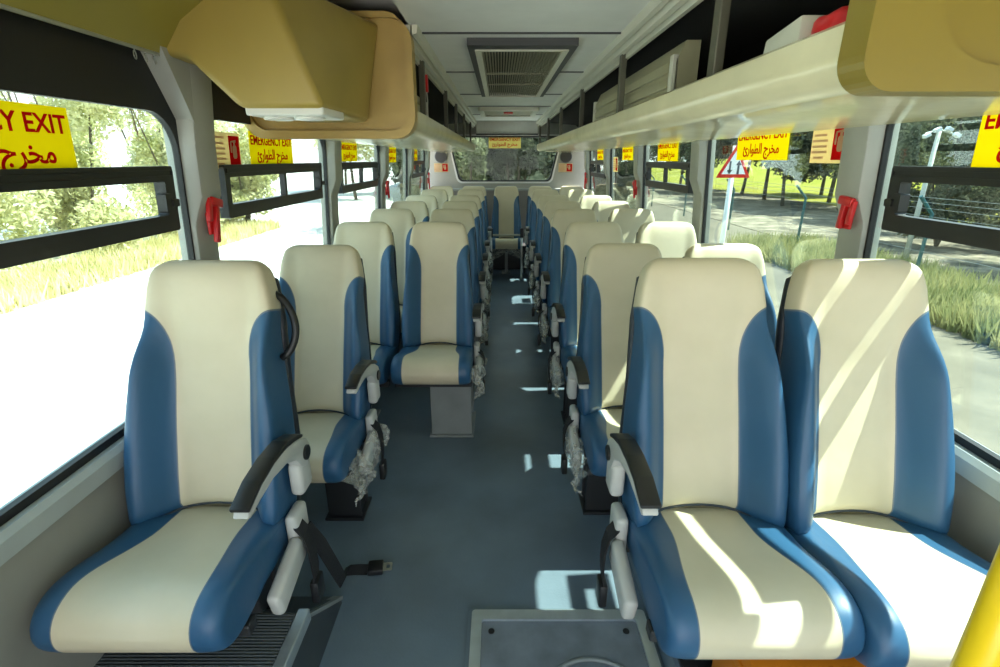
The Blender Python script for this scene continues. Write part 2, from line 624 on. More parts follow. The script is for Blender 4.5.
def panel_ring(bld, outer, inner, P, t0, t1):
    """frame between two outlines with equal counts, thickness t0..t1"""
    n = len(outer)
    v = [P(p, t0) for p in outer] + [P(p, t0) for p in inner] + [P(p, t1) for p in outer] + [P(p, t1) for p in inner]
    f = []
    for i in range(n):
        j = (i + 1) % n
        f += [(i, j, n + j, n + i), (2 * n + i, 3 * n + i, 3 * n + j, 2 * n + j), (n + i, n + j, 3 * n + j, 3 * n + i), (i, 2 * n + i, 2 * n + j, j)]
    bld.add(v, f)

def sheet(bld, outline, P, t0, t1):
    n = len(outline)
    v = [P(p, t0) for p in outline] + [P(p, t1) for p in outline]
    f = [tuple(range(n)), tuple(range(2 * n - 1, n - 1, -1))] + [(i, n + i, n + (i + 1) % n, (i + 1) % n) for i in range(n)]
    bld.add(v, f)

wn = 1
SLIDERS = {-1: [0, 1, 2, 4], 1: [0, 2, 4]}
for side in (-1, 1):
    P = lambda p, t, side=side: (wx(side, p[1], t), p[0], p[1])
    for i, (a, b) in enumerate(BAYS):
        win = struct(empty('window_%d' % wn, (0, 0, 0)), '%s bus window from the front on the %s side' % (['first', 'second', 'third', 'fourth', 'fifth'][i], 'white road' if side < 0 else 'road sign'), 'window')
        ga, gb = a + .008, b - .008
        zg = ZG if side < 0 else 1.755
        inner = rrect(ga, gb, ZS + .022, zg, .12)
        outer = rrect(a - .12, b + .12, ZS - .04, ZT, .01)
        f = B()
        panel_ring(f, outer, inner, P, -.02, .0)
        f.build('window_frame', M['rubber'], win)
        g = B()
        sheet(g, rrect(ga - .01, gb + .01, ZS + .012, zg + .01, .12), P, -.012, -.008)
        g.build('glass', M['glass'], win)
        if i in SLIDERS[side]:
            s0, s1 = max(a + .10, -1.1), b - .14
            if i == 0:
                s1 = 1.64
            z0, z1 = 1.335, 1.53
            sf = B()
            panel_ring(sf, rrect(s0, s1, z0, z1, .008, 2), rrect(s0 + .035, s1 - .045, z0 + .05, z1 - .045, .006, 2), P, -.02, .015)
            panel_ring(sf, rrect(s0 + .01, s1 - .01, z1 - .03, z1 - .012, .004, 2), rrect(s0 + .012, s1 - .012, z1 - .028, z1 - .014, .003, 2), P, .013, .02)
            so = sf.build('slider_frame', M['black'], win)
            mid = s0 + (s1 - s0) * (.52 if i else .37)
            mu = B()
            sheet(mu, [(mid - .012, z0 + .045), (mid + .012, z0 + .045), (mid + .012, z1 - .04), (mid - .012, z1 - .04)], P, -.012, .014)
            mu.build('slider_mullion', M['black'], so)
            la = B()
            sheet(la, rrect(s1 - .075, s1 - .045, z0 + .06, z0 + .115, .004, 2), P, .0, .03)
            sheet(la, rrect(s1 - .05, s1 - .02, z0 + .075, z0 + .098, .004, 2), P, .018, .036)
            la.build('latch', M['black'], so)
        wn += 1

# rear wall with window hole
RW0, RW1 = 1.24, 1.86
def trap(hb, ht, z0, z1, r, n=6):
    pts = rrect(-1, 1, z0, z1, r, n)
    out = []
    for x, z in pts:
        s = hb + (ht - hb) * (z - z0) / (z1 - z0)
        # keep the corner radius while widening the straight sides
        out.append((CX - .03 + math.copysign(abs(x) - 1 + s, x), z))
    return out
PR = lambda p, t: (p[0], YB + t, p[1])
rw = B()
inner = trap(.675, .82, RW0, RW1, .06)
outer = rrect(CX - 1.18, CX + 1.18, 0.0, 2.06, .005, 6)
panel_ring(rw, outer, inner, PR, 0.0, .09)
rwall = struct(rw.build('wall_back', M['pillar']), 'grey rear wall of the bus around the back window', 'wall')
rwin = struct(empty('window_11'), 'wide rear window of the bus above the back seats', 'window')
b1 = B(); panel_ring(b1, trap(.705, .85, RW0 - .03, RW1 + .03, .07), trap(.678, .823, RW0 - .003, RW1 + .003, .06), PR, -.02, .005)
b1.build('window_frame', M['white'], rwin)
b1 = B(); panel_ring(b1, trap(.682, .827, RW0 - .006, RW1 + .006, .06), trap(.660, .805, RW0 + .014, RW1 - .014, .06), PR, -.024, .03)
b1.build('gasket', M['rubber'], rwin)
b1 = B(); sheet(b1, trap(.67, .815, RW0, RW1, .06), PR, .015, .02)
b1.build('glass', M['rglass'], rwin)
hd = B().prism([(7.62, 2.05), (7.66, 1.89), (YB, 1.87), (YB, 2.05)], CX - .435, CX + .435, 'x')
struct(hd.build('trim_13', M['ceil']), 'grey header panel above the rear window', 'trim')
hd = B().box(CX - .44, CX + .44, 7.63, 7.665, 1.872, 1.892)
struct(hd.build('trim_14', M['seam']), 'dark strip under the header above the rear window', 'trim')
ri = B().box(CX - 1.17, CX + 1.17, 7.36, YB, 0, .34)  # dark box put in to stand for the shade below the back row
struct(ri.build('trim_20', M['seam']), 'dark riser panel standing in for the shade under the back row of seats', 'riser')
ld = B().box(CX - 1.15, CX + 1.15, 7.72, YB, 1.10, 1.14, bev=.01)
struct(ld.build('trim_15', M['sill']), 'pale ledge below the rear window', 'trim')

# wheel boxes under the first seats
wb = B().prism([(YF, 0), (YF, .27), (1.14, .27), (1.40, .05), (1.42, 0)], CX - 1.18, -.585, 'x')
wbo = struct(wb.build('trim_16', M['boxdark']), 'raised ribbed wheel box under the front single seat', 'step')
B().box(CX - 1.18, -.606, YF, 1.13, .268, .276).build('rubber_mat', M['ribbed'], wbo)
al = B()
al.box(-.605, -.57, YF, 1.145, .235, .279, bev=.004)
al.build('edge_trim', M['alu'], wbo)
al = B()
d = Vector((0, .26, -.22))
al.ribbon([(-.588, 1.13, .262), (-.588, 1.40, .045)], .035, .012, (1, 0, 0))
al.build('edge_trim', M['leg'], wbo)
wb = B().prism([(.30, 0), (.30, .104), (1.62, .104), (1.70, 0)], .53, CX + 1.18, 'x')
struct(wb.build('trim_17', M['floor']), 'raised plinth under the front pair of seats', 'step')

# floor hatch
ht = empty('floor_hatch', (.205, .95, 0), 'grey floor hatch with aluminium frame and round cover beside the front pair', 'hatch')
h = B()
def PH(p, t): return (p[0] - .205, p[1] - .95, t)
panel_ring(h, rrect(-.100, .515, .46, 1.37, .012, 3), rrect(-.064, .478, .50, 1.33, .01, 3), PH, .0, .022)
h.build('hatch_frame', M['alu'], ht)
h = B(); sheet(h, rrect(-.066, .48, .495, 1.335, .005, 2), PH, .0, .012)
h.build('hatch_panel', M['hatch'], ht)
h = B(); panel_ring(h, rrect(-.113, .528, .445, 1.385, .02, 3), rrect(-.098, .512, .463, 1.368, .01, 3), PH, .0, .010)
h.build('rubber_seal', M['floor'], ht)
h = B().disc((.085, .06, .012), .165, .006, (0, 0, 1), 48)
h.build('round_cover', M['hatch'], ht, smooth=True)
h = B().ring((.085, .06, .014), .175, .008, (0, 0, 1), 56)
h.build('cover_ring', M['leg'], ht, smooth='all')
for x, y in ((-.03, 1.29), (.435, 1.29), (-.03, .6), (.435, .6)):
    B().disc((x - .205, y - .95, .011), .011, .004, (0, 0, 1), 16).build('bolt', M['black'], ht)

# ------------------------------------------------------------------ overhead racks
RXL, RXR = -.36, .54          # inner lip edges
def rack(side, y0, label):
    r = empty('luggage_rack', (RXR if side > 0 else RXL, y0, 1.65), label, 'luggage rack')
    ox, oy, oz = r.location
    def X(d): return side * d            # d measured from lip toward the wall
    prof = [(0.0, .100), (-.004, .06), (0.0, .035), (.018, .014), (.05, .004), (.10, .012), (.18, .0), (.40, -.012), (.50, -.012), (.56, .008), (.61, .05), (.65, .115), (.65, .14), (.60, .09), (.55, .05), (.48, .032), (.40, .032), (.06, .040), (.028, .060), (.022, .102), (.012, .108)]
    L = YB - y0
    sh = B().prism([(X(a), b) for a, b in prof], 0.012, L, 'y')
    sh.build('shelf', M['rack'], r, smooth=True)
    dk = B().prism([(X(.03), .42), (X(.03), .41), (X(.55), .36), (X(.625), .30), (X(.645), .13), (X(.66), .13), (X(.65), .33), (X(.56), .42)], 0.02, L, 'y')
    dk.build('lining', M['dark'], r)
    rl = B()
    rl.prism([(X(-.035), .40), (X(-.03), .37), (X(-.012), .365), (X(-.012), .40)], 0.0, L, 'y')
    rl.prism([(X(-.006), .40), (X(-.004), .345), (X(.014), .34), (X(.016), .40)], 0.0, L, 'y')
    rl.prism([(X(.02), .40), (X(.022), .325), (X(.038), .325), (X(.04), .40)], 0.0, L, 'y')
    rl.build('rail', M['rail'], r)
    for y in ((1.45, 2.54, 3.72, 4.94, 6.2, 7.5) if side > 0 else (2.69, 3.8, 4.66, 5.66, 6.85)):
        if y > y0 + .1:
            B().box(min(X(.004), X(.03)), max(X(.004), X(.03)), y - y0 - .022, y - y0 + .022, .095, .345, bev=.004).build('post', M['post'], r)
    return r
rackL = rack(-1, 2.26, 'cream overhead luggage rack above the white road windows')
rackR = rack(1, 0.84, 'cream overhead luggage rack above the road sign windows')

# end caps (parts of the racks)
def cap(parent, side, name, outl, inn, m1, m2, depth, rim):
    def P_(p, t): return (side * p[0], t, p[1])
    c = B(); sheet(c, outl, P_, -.0, .045)
    o = c.build(name, m1, parent)
    c = B(); panel_ring(c, outl, inn, P_, -rim, .0)
    c.build('cap_rim', m1, o)
    c = B(); sheet(c, inn, P_, -.004, .0)
    c.build('cap_panel', m2, o)
    return o
cap(rackL, -1, 'end_cap', rrect(-.012, .70, -.02, .42, .085, 8), rrect(.018, .665, .012, .44, .07, 8), M['tan2'], M['tan2'], .05, .03)
cap(rackR, 1, 'end_cap', rrect(-.008, .69, -.005, .42, .05, 8), rrect(.085, .70, .03, .44, .11, 8), M['tan3'], M['tan3'], .05, .018)

# moulded housing in front of the left rack's end, with cove along the first window
hs = empty('air_duct_housing', (-.7, 1.75, 1.69), 'tan moulded overhead housing with light strip above the first window', 'overhead housing')
ox, oy, oz = hs.location
def hv(x, y, z): return (x - ox, y - oy, z - oz)
front = [(-.773, 1.692), (-.52, 1.692), (-.655, 2.05), (-1.06, 2.05), (-1.03, 1.835), (-.907, 1.828)]
backp = [(-.80, 1.692), (-.545, 1.692), (-.47, 2.05), (-1.06, 2.05), (-1.03, 1.86), (-.93, 1.80)]
bm = bmesh.new()
va = [bm.verts.new(hv(x, 1.62, z)) for x, z in front]
vb = [bm.verts.new(hv(x, 2.245, z)) for x, z in backp]
bm.faces.new(va); bm.faces.new(vb[::-1])
for i in range(6):
    j = (i + 1) % 6
    bm.faces.new((va[i], vb[i], vb[j], va[j]))
bmesh.ops.recalc_face_normals(bm, faces=bm.faces)
bmesh.ops.bevel(bm, geom=list(bm.edges), offset=.022, segments=4, affect='EDGES', profile=.5)
me = bpy.data.meshes.new('housing_body'); bm.to_mesh(me); bm.free()
me.materials.append(M['tan'])
me.polygons.foreach_set('use_smooth', [True] * len(me.polygons))
me.set_sharp_from_angle(angle=math.radians(50))
o = bpy.data.objects.new('housing_body', me); COL.objects.link(o); o.parent = hs
st = B().box(-.765 - ox, -.53 - ox, 1.635 - oy, 1.85 - oy, 1.674 - oz, 1.70 - oz, bev=.006)
ls = st.build('light_strip', M['lens'], hs)
for x in (-.70, -.60):
    B().disc((x - ox, 1.72 - oy, 1.678 - oz), .045, -.012, (0, 0, 1), 24).build('light_lens', M['lens'], ls)
cv = B().prism([(-.965, 1.835), (-.985, 1.83), (-1.06, 1.95), (-1.05, 2.06), (-.45, 2.06), (-.46, 2.04), (-.80, 1.985), (-.90, 1.92)], YF, 1.65, 'y')
cvo = struct(cv.build('trim_18', M['olive'], smooth=True), 'olive moulded cove above the first window on the white road side', 'trim')
B().tube([(-.972, YF, 1.833), (-.972, 1.62, 1.833)], .006, 8).build('edge_strip', M['rail'], cvo, smooth='all')
cv = B().prism([(1.135, 1.835), (1.155, 1.83), (1.23, 1.95), (1.22, 2.06), (.62, 2.06), (.63, 2.04), (.97, 1.985), (1.07, 1.92)], YF, .84, 'y')
struct(cv.build('trim_19', M['olive'], smooth=True), 'olive moulded cove above the first window on the road sign side', 'trim')
# little curtain rings hanging from the cove edge
for i, (y, x) in enumerate(((1.505, -.974), (1.545, -.972), (1.585, -.974))):
    h = B().ring((0, 0, -.016), .010, .0016, (1, .3, 0), 20, 6)
    h.tube([(0, 0, .0), (0, .002, -.006)], .0015, 6)
    o = h.build('curtain_ring', M['steel'], loc=(x, y, 1.829))
    tag(o, 'tiny wire curtain ring hanging from the cove, %s from the pillar' % ['third', 'second', 'first'][i], 'curtain ring', 'curtain rings under the cove')

# things in the racks
def duct(name, y0, y1, x0, x1, zt, label, sd):
    e = empty(name, ((x0 + x1) / 2, (y0 + y1) / 2, 1.695), label, 'vent panel')
    L = (y1 - y0) / 2
    hw = abs(x1 - x0) / 2
    bd = B().prism([(-sd * hw * .9, 0), (sd * hw, 0), (sd * hw, zt), (-sd * hw * .2, zt), (-sd * hw * .9, zt * .75)], -L, L, 'y')
    bd.build('duct_body', M['beige'], e)
    for j in range(3):
        z = .045 + j * .05
        B().box(-sd * hw * .98 - .008, -sd * hw * .98 + .008, -L + .05, L - .05, z, z + .034, bev=.004).build('louvre', M['beige'], e)
    for yy in (-L, L - .03):
        B().box(-sd * hw * .98 - .012, -sd * hw * .98 + .012, yy, yy + .03, 0, zt * .82, bev=.004).build('end_trim', M['rail'], e)
    return e
duct('vent_panel', 1.92, 3.45, .60, .68, .235, 'beige louvred vent panel lying in the rack behind the bronze posts', 1)
duct('vent_panel', 2.40, 3.35, -.45, -.66, .22, 'beige louvred vent panel in the rack behind the tan end cap', -1)
e = empty('storage_tray', (.60, 1.05, 1.686), 'small cream tray on the rack carrying red bundles', 'tray')
B().box(-.04, .10, -.17, .16, .0, .058, bev=.006).build('tray_body', M['rail'], e, smooth=True)
B().prism([(.02, .05), (.16, .05), (.15, .10), (.02, .118)], -.04, .06, 'x', bev=.005).build('tray_end', M['rail'], e, smooth=True)
def bundle(loc, sx_, sy, sz, label):
    rings = []
    for i in range(15):
        t = -1 + 2 * i / 14
        s = (1 - abs(t) ** 4 * .55)
        rings.append([(math.copysign(abs(math.cos(a)) ** .6, math.cos(a)) * sx_ * s, t * sy, sz + math.copysign(abs(math.sin(a)) ** .6, math.sin(a)) * sz * s * (1 + .10 * math.sin(5 * t + a * 2)) - (1 - s) * sz * .0) for a in [2 * PI * q / 18 for q in range(18)]])
    o = B().loft(rings).build('red_bundle', M['red'], smooth='all', loc=loc)
    return tag(o, label, 'bundle', 'red bundles in the rack')
bundle((.62, 1.02, 1.746), .05, .055, .026, 'flat dark red bundle lying low on the cream tray')
bundle((.61, .925, 1.746), .042, .04, .030, 'bright red bundle beside the tan end cap on the tray')
rt = empty('red_tag', (-.372, 2.80, 1.90), 'small red tag hanging by a grey strap in the rack behind the end cap', 'tag')
B().box(-.008, .008, -.015, .015, -.03, .05, bev=.004).build('tag_body', M['red'], rt)
B().ribbon([(0, 0, -.03), (0, .02, -.07), (0, -.01, -.12), (0, 0, -.15)], .02, .003, (0, 1, 0)).build('strap', M['grey'], rt)

# ceiling vent grille and lamp
cg = empty('ceiling_vent', (CX, 3.44, 2.05), 'large slatted air vent set in the grey ceiling', 'vent')
c = B()
def PC(p, t): return (p[0], p[1], t)
panel_ring(c, rrect(-.245, .245, -.96, .96, .006, 2), rrect(-.195, .195, -.86, .93, .006, 2), PC, -.03, .0)
c.build('vent_surround', M['seam'], cg)
c = B(); panel_ring(c, rrect(-.215, .215, -.87, .945, .006, 2), rrect(-.185, .185, -.84, .915, .006, 2), PC, -.034, -.004)
c.build('vent_frame', M['rail'], cg)
B().box(-.2, .2, -.86, .93, -.004, .0).build('vent_backing', M['dark'], cg)
for i in range(26):
    x = -.18 + .36 * i / 25
    B().box(x - .0035, x + .0035, -.84, .915, -.026, -.006).build('slat', M['grille'], cg)
for y in (-.15, .3):
    B().box(-.185, .185, y - .008, y + .008, -.029, -.02).build('crossbar', M['grille'], cg)
lp = empty('ceiling_lamp', (CX - .01, 5.95, 2.05), 'flat framed lamp panel on the ceiling behind the vent', 'lamp')
c = B(); panel_ring(c, rrect(-.31, .31, -.40, .40, .02, 3), rrect(-.26, .26, -.34, .34, .02, 3), PC, -.035, .0)
c.build('lamp_frame', M['rail'], lp)
c = B(); sheet(c, rrect(-.27, .27, -.35, .35, .02, 3), PC, -.02, -.004); c.build('lamp_panel', M['beige'], lp)
B().box(-.05, .05, -.06, .06, -.036, -.018, bev=.006).build('lamp_switch', M['red'], lp)

# ------------------------------------------------------------------ signs
def sign_frame(side, y0, y1, z0, z1):
    """matrix taking sign-local (u right, v up, w toward the viewer) to the place, for a viewer inside the bus"""
    yc, zc = (y0 + y1) / 2, (z0 + z1) / 2
    u = Vector((0, -side, 0))           # on the right wall text runs toward the front, on the left toward the back
    n = Vector((-side, 0, -.06)).normalized()
    v = n.cross(u).normalized()
    x = wx(side, zc, -.0065)
    m = Matrix.Identity(4)
    for r in range(3):
        m[r][0], m[r][1], m[r][2] = u[r], v[r], n[r]
    return Matrix.Translation((x, yc, zc)) @ m

AR = '\uFE89\uFEAD\uFE8D\uFEEE\uFEC4\uFEDF\uFE8D \uFE9D\uFEAE\uFEA8\uFEE3'
def exit_sign(mtx, w, h, label, sheet_m='syel'):
    e = empty('emergency_exit_sign', (0, 0, 0), label, 'sign')
    e.matrix_world = mtx
    B().box(-w / 2, w / 2, -h / 2, h / 2, 0, .0012).build('sign_sheet', M[sheet_m], e)
    T = Matrix.Translation
    text_obj('lettering', 'EMERGENCY EXIT', h * .37, M['sred'], e, T((0, h * .24, .0016)), sx=w / (h * 3.12))
    text_obj('lettering', AR, h * .42, M['sred'], e, T((0, -h * .17, .0016)), sx=1.0)
    return e
def fire_sign(mtx, w, h, label, flip=1):
    e = empty('fire_sign', (0, 0, 0), label, 'sign')
    e.matrix_world = mtx
    B().box(-w / 2, w / 2, -h / 2, h / 2, 0, .0012).build('sign_sheet', M['sbeige'], e)
    rx = w * .27
    B().box(rx - w * .19, rx + w * .19, -h * .42, h * .42, .001, .002).build('red_square', M['sred'], e)
    ic = B()
    ic.prism(rrect(rx - w * .07, rx + w * .07, -h * .22, h * .16, w * .05, 5), .0018, .0028, 'z')
    ic.prism([(rx - w * .03, h * .16), (rx + w * .03, h * .16), (rx + w * .03, h * .26), (rx - w * .03, h * .26)], .0018, .0028, 'z')
    ic.prism([(rx - w * .13, h * .24), (rx + w * .06, h * .24), (rx + w * .06, h * .31), (rx - w * .13, h * .27)], .0018, .0028, 'z')
    ic.prism([(rx - w * .14, h * .24), (rx - w * .10, h * .24), (rx - w * .10, -h * .05), (rx - w * .14, -h * .05)], .0018, .0028, 'z')
    ic.build('extinguisher_symbol', M['sbeige'], e)
    ln = B()
    for j, (z, q) in enumerate(((.36, .40), (.2, .34), (.06, .42), (-.08, .40), (-.22, .42), (-.36, .28))):
        ln.box(-w * .27 - w * q / 2, -w * .27 + w * q / 2, h * z - h * .03, h * z + h * .03, .001, .0018)
    ln.build('print_lines', M['sfade'], e)
    return e

LS, RS = 'white road side', 'road sign side'
# (side, y0, y1, z0, z1)
for side, y0, y1, z0, z1, lab in (
    (-1, .83, 1.30, 1.51, 1.665, 'large yellow emergency exit sticker on the first window, white road side'),
    (-1, 2.21, 2.66, 1.52, 1.66, 'yellow emergency exit sticker on the second window, white road side'),
    (-1, 3.46, 3.86, 1.535, 1.655, 'yellow emergency exit sticker on the third window, white road side'),
    (-1, 4.90, 5.30, 1.52, 1.655, 'yellow emergency exit sticker on the fourth window, white road side'),
    (-1, 6.28, 6.66, 1.52, 1.655, 'yellow emergency exit sticker on the fifth window, white road side'),
    (1, .90, 1.39, 1.525, 1.68, 'yellow emergency exit sticker on the first window, road sign side'),
    (1, 2.29, 2.78, 1.545, 1.695, 'yellow emergency exit sticker covering the top of the road sign view'),
    (1, 3.70, 4.17, 1.535, 1.68, 'yellow emergency exit sticker on the third window, road sign side'),
    (1, 4.95, 5.37, 1.54, 1.655, 'yellow emergency exit sticker on the fourth window, road sign side'),
    (1, 6.35, 6.75, 1.54, 1.655, 'yellow emergency exit sticker on the fifth window, road sign side')):
    exit_sign(sign_frame(side, y0, y1, z0, z1), y1 - y0, z1 - z0, lab)
fire_sign(sign_frame(-1, 1.92, 2.13, 1.515, 1.645), .21, .13, 'beige fire extinguisher sticker beside the first pillar, white road side')
fire_sign(sign_frame(1, 1.89, 2.12, 1.535, 1.68), .23, .145, 'beige fire extinguisher sticker beside the first pillar, road sign side')
fire_sign(sign_frame(1, 5.58, 5.80, 1.42, 1.57), .20, .15, 'pale faded fire sticker on the fourth window, road sign side')
RM = Matrix(((1, 0, 0, 0), (0, 0, -1, 0), (0, 1, 0, 0), (0, 0, 0, 1)))
exit_sign(Matrix.Translation((CX - .03, YB - .0, 1.78)) @ Matrix.Translation((0, .012, 0)) @ RM, .47, .16, 'emergency exit sign across the top of the rear window', 'spale')
for x, lab in ((-.87, 'small fire extinguisher sign on the rear wall, white road side'), (.97, 'small fire extinguisher sign on the rear wall, road sign side')):
    fire_sign(Matrix.Translation((x, YB - .0015, 1.43)) @ RM, .21, .125, lab)
for x, lab in ((-.87, 'round dark speaker on the rear wall, white road side'), (.97, 'round dark speaker on the rear wall, road sign side')):
    e = empty('wall_speaker', (x, YB, 1.585), lab, 'speaker')
    B().disc((0, 0, 0), .085, -.02, (0, 1, 0), 32).build('speaker_grille', M['seam'], e)
    B().ring((0, -.006, 0), .085, .010, (0, 1, 0), 36).build('speaker_rim', M['leg'], e, smooth='all')

# ------------------------------------------------------------------ emergency hammers
def hammer(side, y, z, label, tall=False, tilt=.25, L=.085):
    e = empty('emergency_hammer', (wx(side, z, .030 if z < 1.37 else .034), y, z), label, 'emergency hammer')
    s = -side
    B().box(min(0, s * .012), max(0, s * .012), -.03, .03, -.055, .02, bev=.004).build('holder', M['red'], e, smooth=True)
    a = Matrix.Translation((s * .022, 0, 0)) @ Matrix.Rotation(tilt, 4, 'X')
    L = L if not tall else .13
    B().box(-.009, .009, -.011, .011, -L, L * .75, bev=.005, mtx=a).build('handle', M['red'], e, smooth=True)
    hb = B().box(-.012, .012, -.04, .03, L * .45, L * .45 + .03, bev=.006, mtx=a)
    if not tall:
        hb.box(-.008, .008, -.052, -.03, L * .50 - .06, L * .5 + .02, bev=.005, mtx=a)
    hb.build('hammer_head', M['red'], e, smooth=True)
    return e
hammer(-1, 1.79, 1.355, 'red emergency hammer on the first pillar, white road side', tilt=-.25)
hammer(1, 1.775, 1.375, 'red emergency hammer on the first pillar, road sign side', tilt=.1, L=.055)
hammer(-1, 4.64, 1.30, 'red emergency hammer on the third pillar, white road side', tilt=.1)
hammer(1, 4.64, 1.30, 'red emergency hammer on the third pillar, road sign side', tilt=-.35)
hammer(-1, 7.37, 1.28, 'tall red hammer on the rearmost pillar, white road side', True, 0)
hammer(1, 7.37, 1.28, 'tall red hammer on the rearmost pillar, road sign side', True, 0)

# ------------------------------------------------------------------ seats
REC = math.radians(20)
JZ = 0.472
def interp(x, xs, ys):
    return float(np.interp(x, xs, ys))

def back_geo():
    ts = [-.030, -.0285, -.024, -.016, -.004] + [round(.012 + .026 * i, 4) for i in range(26)] + [.680, .695, .706, .713, .717]
    rings = []
    NS = 64
    sm_ = lambda x, a, b: (lambda t: t * t * (3 - 2 * t))(max(0.0, min(1.0, (x - a) / (b - a))))
    for t in ts:
        w = interp(t, [-.03, 0, .08, .18, .30, .42, .52, .585, .64, .69, .717], [.200, .206, .2135, .213, .203, .187, .177, .181, .172, .158, .142])
        D = interp(t, [-.03, .12, .25, .42, .55, .65, .717], [.050, .052, .048, .040, .052, .062, .055])
        end = 1.0
        if t > .68:
            end = math.sqrt(max(0, 1 - ((t - .68) / .038) ** 2))
        if t < .004:
            end = math.sqrt(max(0, 1 - ((.004 - t) / .0345) ** 2))
        wf = w - (1 - end) * .03
        bol = .096 * (1 - .80 * sm_(t, .40, .60))
        ring = []
        for i in range(NS):
            a = 2 * PI * i / NS
            c, s = math.cos(a), math.sin(a)
            x = wf * math.copysign(abs(c) ** .62, c)
            q = abs(x) / w
            if s < 0:      # front half
                y = -D * (.35 + .65 * end) * abs(s) ** .30
                y -= bol * sm_(abs(x), .098, .185) * end * min(1, abs(s) / .25) ** .6
            else:
                y = .035 * s ** .5 * (.3 + .7 * end)
            lift = .052 * (1 - q * q) * (1 - sm_(t, -.03, .14))
            ring.append((x, y + .084, (t + lift + .014) * 1.07))
        rings.append(ring)
    return B().loft(rings)

def shell_geo():
    rings = []
    for t in [-.08, -.07, -.05, 0, .1, .2, .3, .4, .5, .58, .64, .68, .70, .708]:
        w = interp(t, [-.08, 0, .1, .2, .42, .585, .64, .70, .708], [.17, .204, .2155, .215, .192, .184, .175, .166, .15])
        d = interp(t, [-.08, -.05, .0, .5, .69, .708], [.008, .02, .045, .035, .022, .008])
        ring = []
        for i in range(28):
            a = 2 * PI * i / 28
            c, s = math.cos(a), math.sin(a)
            ring.append((w * math.copysign(abs(c) ** .5, c), .116 + (d * abs(s) ** .6 if s > 0 else -.02 * abs(s) ** .5), t))
        rings.append(ring)
    return B().loft(rings)

def cushion_geo():
    prof = [(.115, .0), (.08, .010), (.02, .017), (-.08, .030), (-.17, .047), (-.25, .060), (-.305, .058), (-.345, .040), (-.366, .010), (-.370, -.020), (-.360, -.050), (-.335, -.075), (-.28, -.083), (-.15, -.085), (.0, -.085), (.08, -.080), (.118, -.05), (.124, -.02)]
    # refine with Catmull-Rom
    pts = []
    n = len(prof)
    for i in range(n):
        p0, p1, p2, p3 = (Vector(prof[(i + k) % n]) for k in (-1, 0, 1, 2))
        for s in (0, .34, .67):
            pts.append(.5 * ((2 * p1) + (-p0 + p2) * s + (2 * p0 - 5 * p1 + 4 * p2 - p3) * s * s + (-p0 + 3 * p1 - 3 * p2 + p3) * s ** 3))
    c = Vector((-.14, -.02))
    rings = []
    W_ = .214
    xs = [-1, -.995, -.98, -.955, -.92, -.87, -.8, -.7, -.6, -.45, -.3, -.15, 0, .15, .3, .45, .6, .7, .8, .87, .92, .955, .98, .995, 1]
    for q in xs:
        e = (1 - abs(q) ** 14) ** (1 / 2.4)
        ring = []
        for p in pts:
            v = p - c
            L = v.length
            inset = min(.034, L) * (1 - e)
            v = v * ((L - inset) / L) if L > 0 else v
            z = c.y + v.y
            y = c.x + v.x
            if z > 0:
                z += .010 * math.exp(-((abs(q) - .82) / .16) ** 2) * e * (1 if y < -.0 else .3)
                z -= .006 * (1 - q * q)
            taper = 1 - .03 * max(0, (y + .2) / .28)
            ring.append((q * W_ * taper, y, z))
        rings.append(ring)
    return B().loft(rings)

def crumple(nx, ny, P, amp, seed):
    r = np.random.default_rng(seed)
    v, f = [], []
    lo = r.normal(0, amp, (nx // 4 + 3, ny // 4 + 3, 3))
    hi = r.normal(0, amp * .35, (nx, ny, 3))
    for i in range(nx):
        for j in range(ny):
            a, b_ = i / 4, j / 4
            i0, j0 = int(a), int(b_)
            fa, fb_ = a - i0, b_ - j0
            d = (lo[i0, j0] * (1 - fa) * (1 - fb_) + lo[i0 + 1, j0] * fa * (1 - fb_) + lo[i0, j0 + 1] * (1 - fa) * fb_ + lo[i0 + 1, j0 + 1] * fa * fb_) + hi[i, j]
            v.append(Vector(P(i / (nx - 1), j / (ny - 1))) + Vector(d))
    for i in range(nx - 1):
        for j in range(ny - 1):
            a = i * ny + j
            f.append((a, a + ny, a + ny + 1))
            f.append((a, a + ny + 1, a + 1))
    return v, f

MB_ = back_geo().build('backrest', M['back'], smooth='all'); BACK = MB_.data; bpy.data.objects.remove(MB_)
def crease_shade_geo():  # thin dark tube drawing the shaded crease between backrest and cushion
    pts = []
    for i in range(41):
        x = -.198 + .396 * i / 40
        q = abs(x) / .206
        k = max(0.0, min(1.0, (abs(x) - .098) / .087)); k = k * k * (3 - 2 * k)
        t = (-.026 + .052 * (1 - q * q) + .014) * 1.07
        edge = max(0.0, (q - .86) / .14)
        pts.append((x, .084 - .037 - .068 * k + .05 * edge ** 2, t))
    return B().tube(pts, .0045, 6)
MB_ = crease_shade_geo().build('crease_shade', M['crease_shade'], smooth='all'); CREASE = MB_.data; bpy.data.objects.remove(MB_)
MB_ = shell_geo().build('back_shell', M['shell'], smooth='all'); SHELL = MB_.data; bpy.data.objects.remove(MB_)
MB_ = cushion_geo().build('cushion', M['cush'], smooth='all'); CUSH = MB_.data; bpy.data.objects.remove(MB_)

def child(name, data, parent, loc=(0, 0, 0), rot=(0, 0, 0)):
    o = bpy.data.objects.new(name, data)
    COL.objects.link(o)
    o.parent = parent
    o.location = loc
    o.rotation_euler = rot
    return o

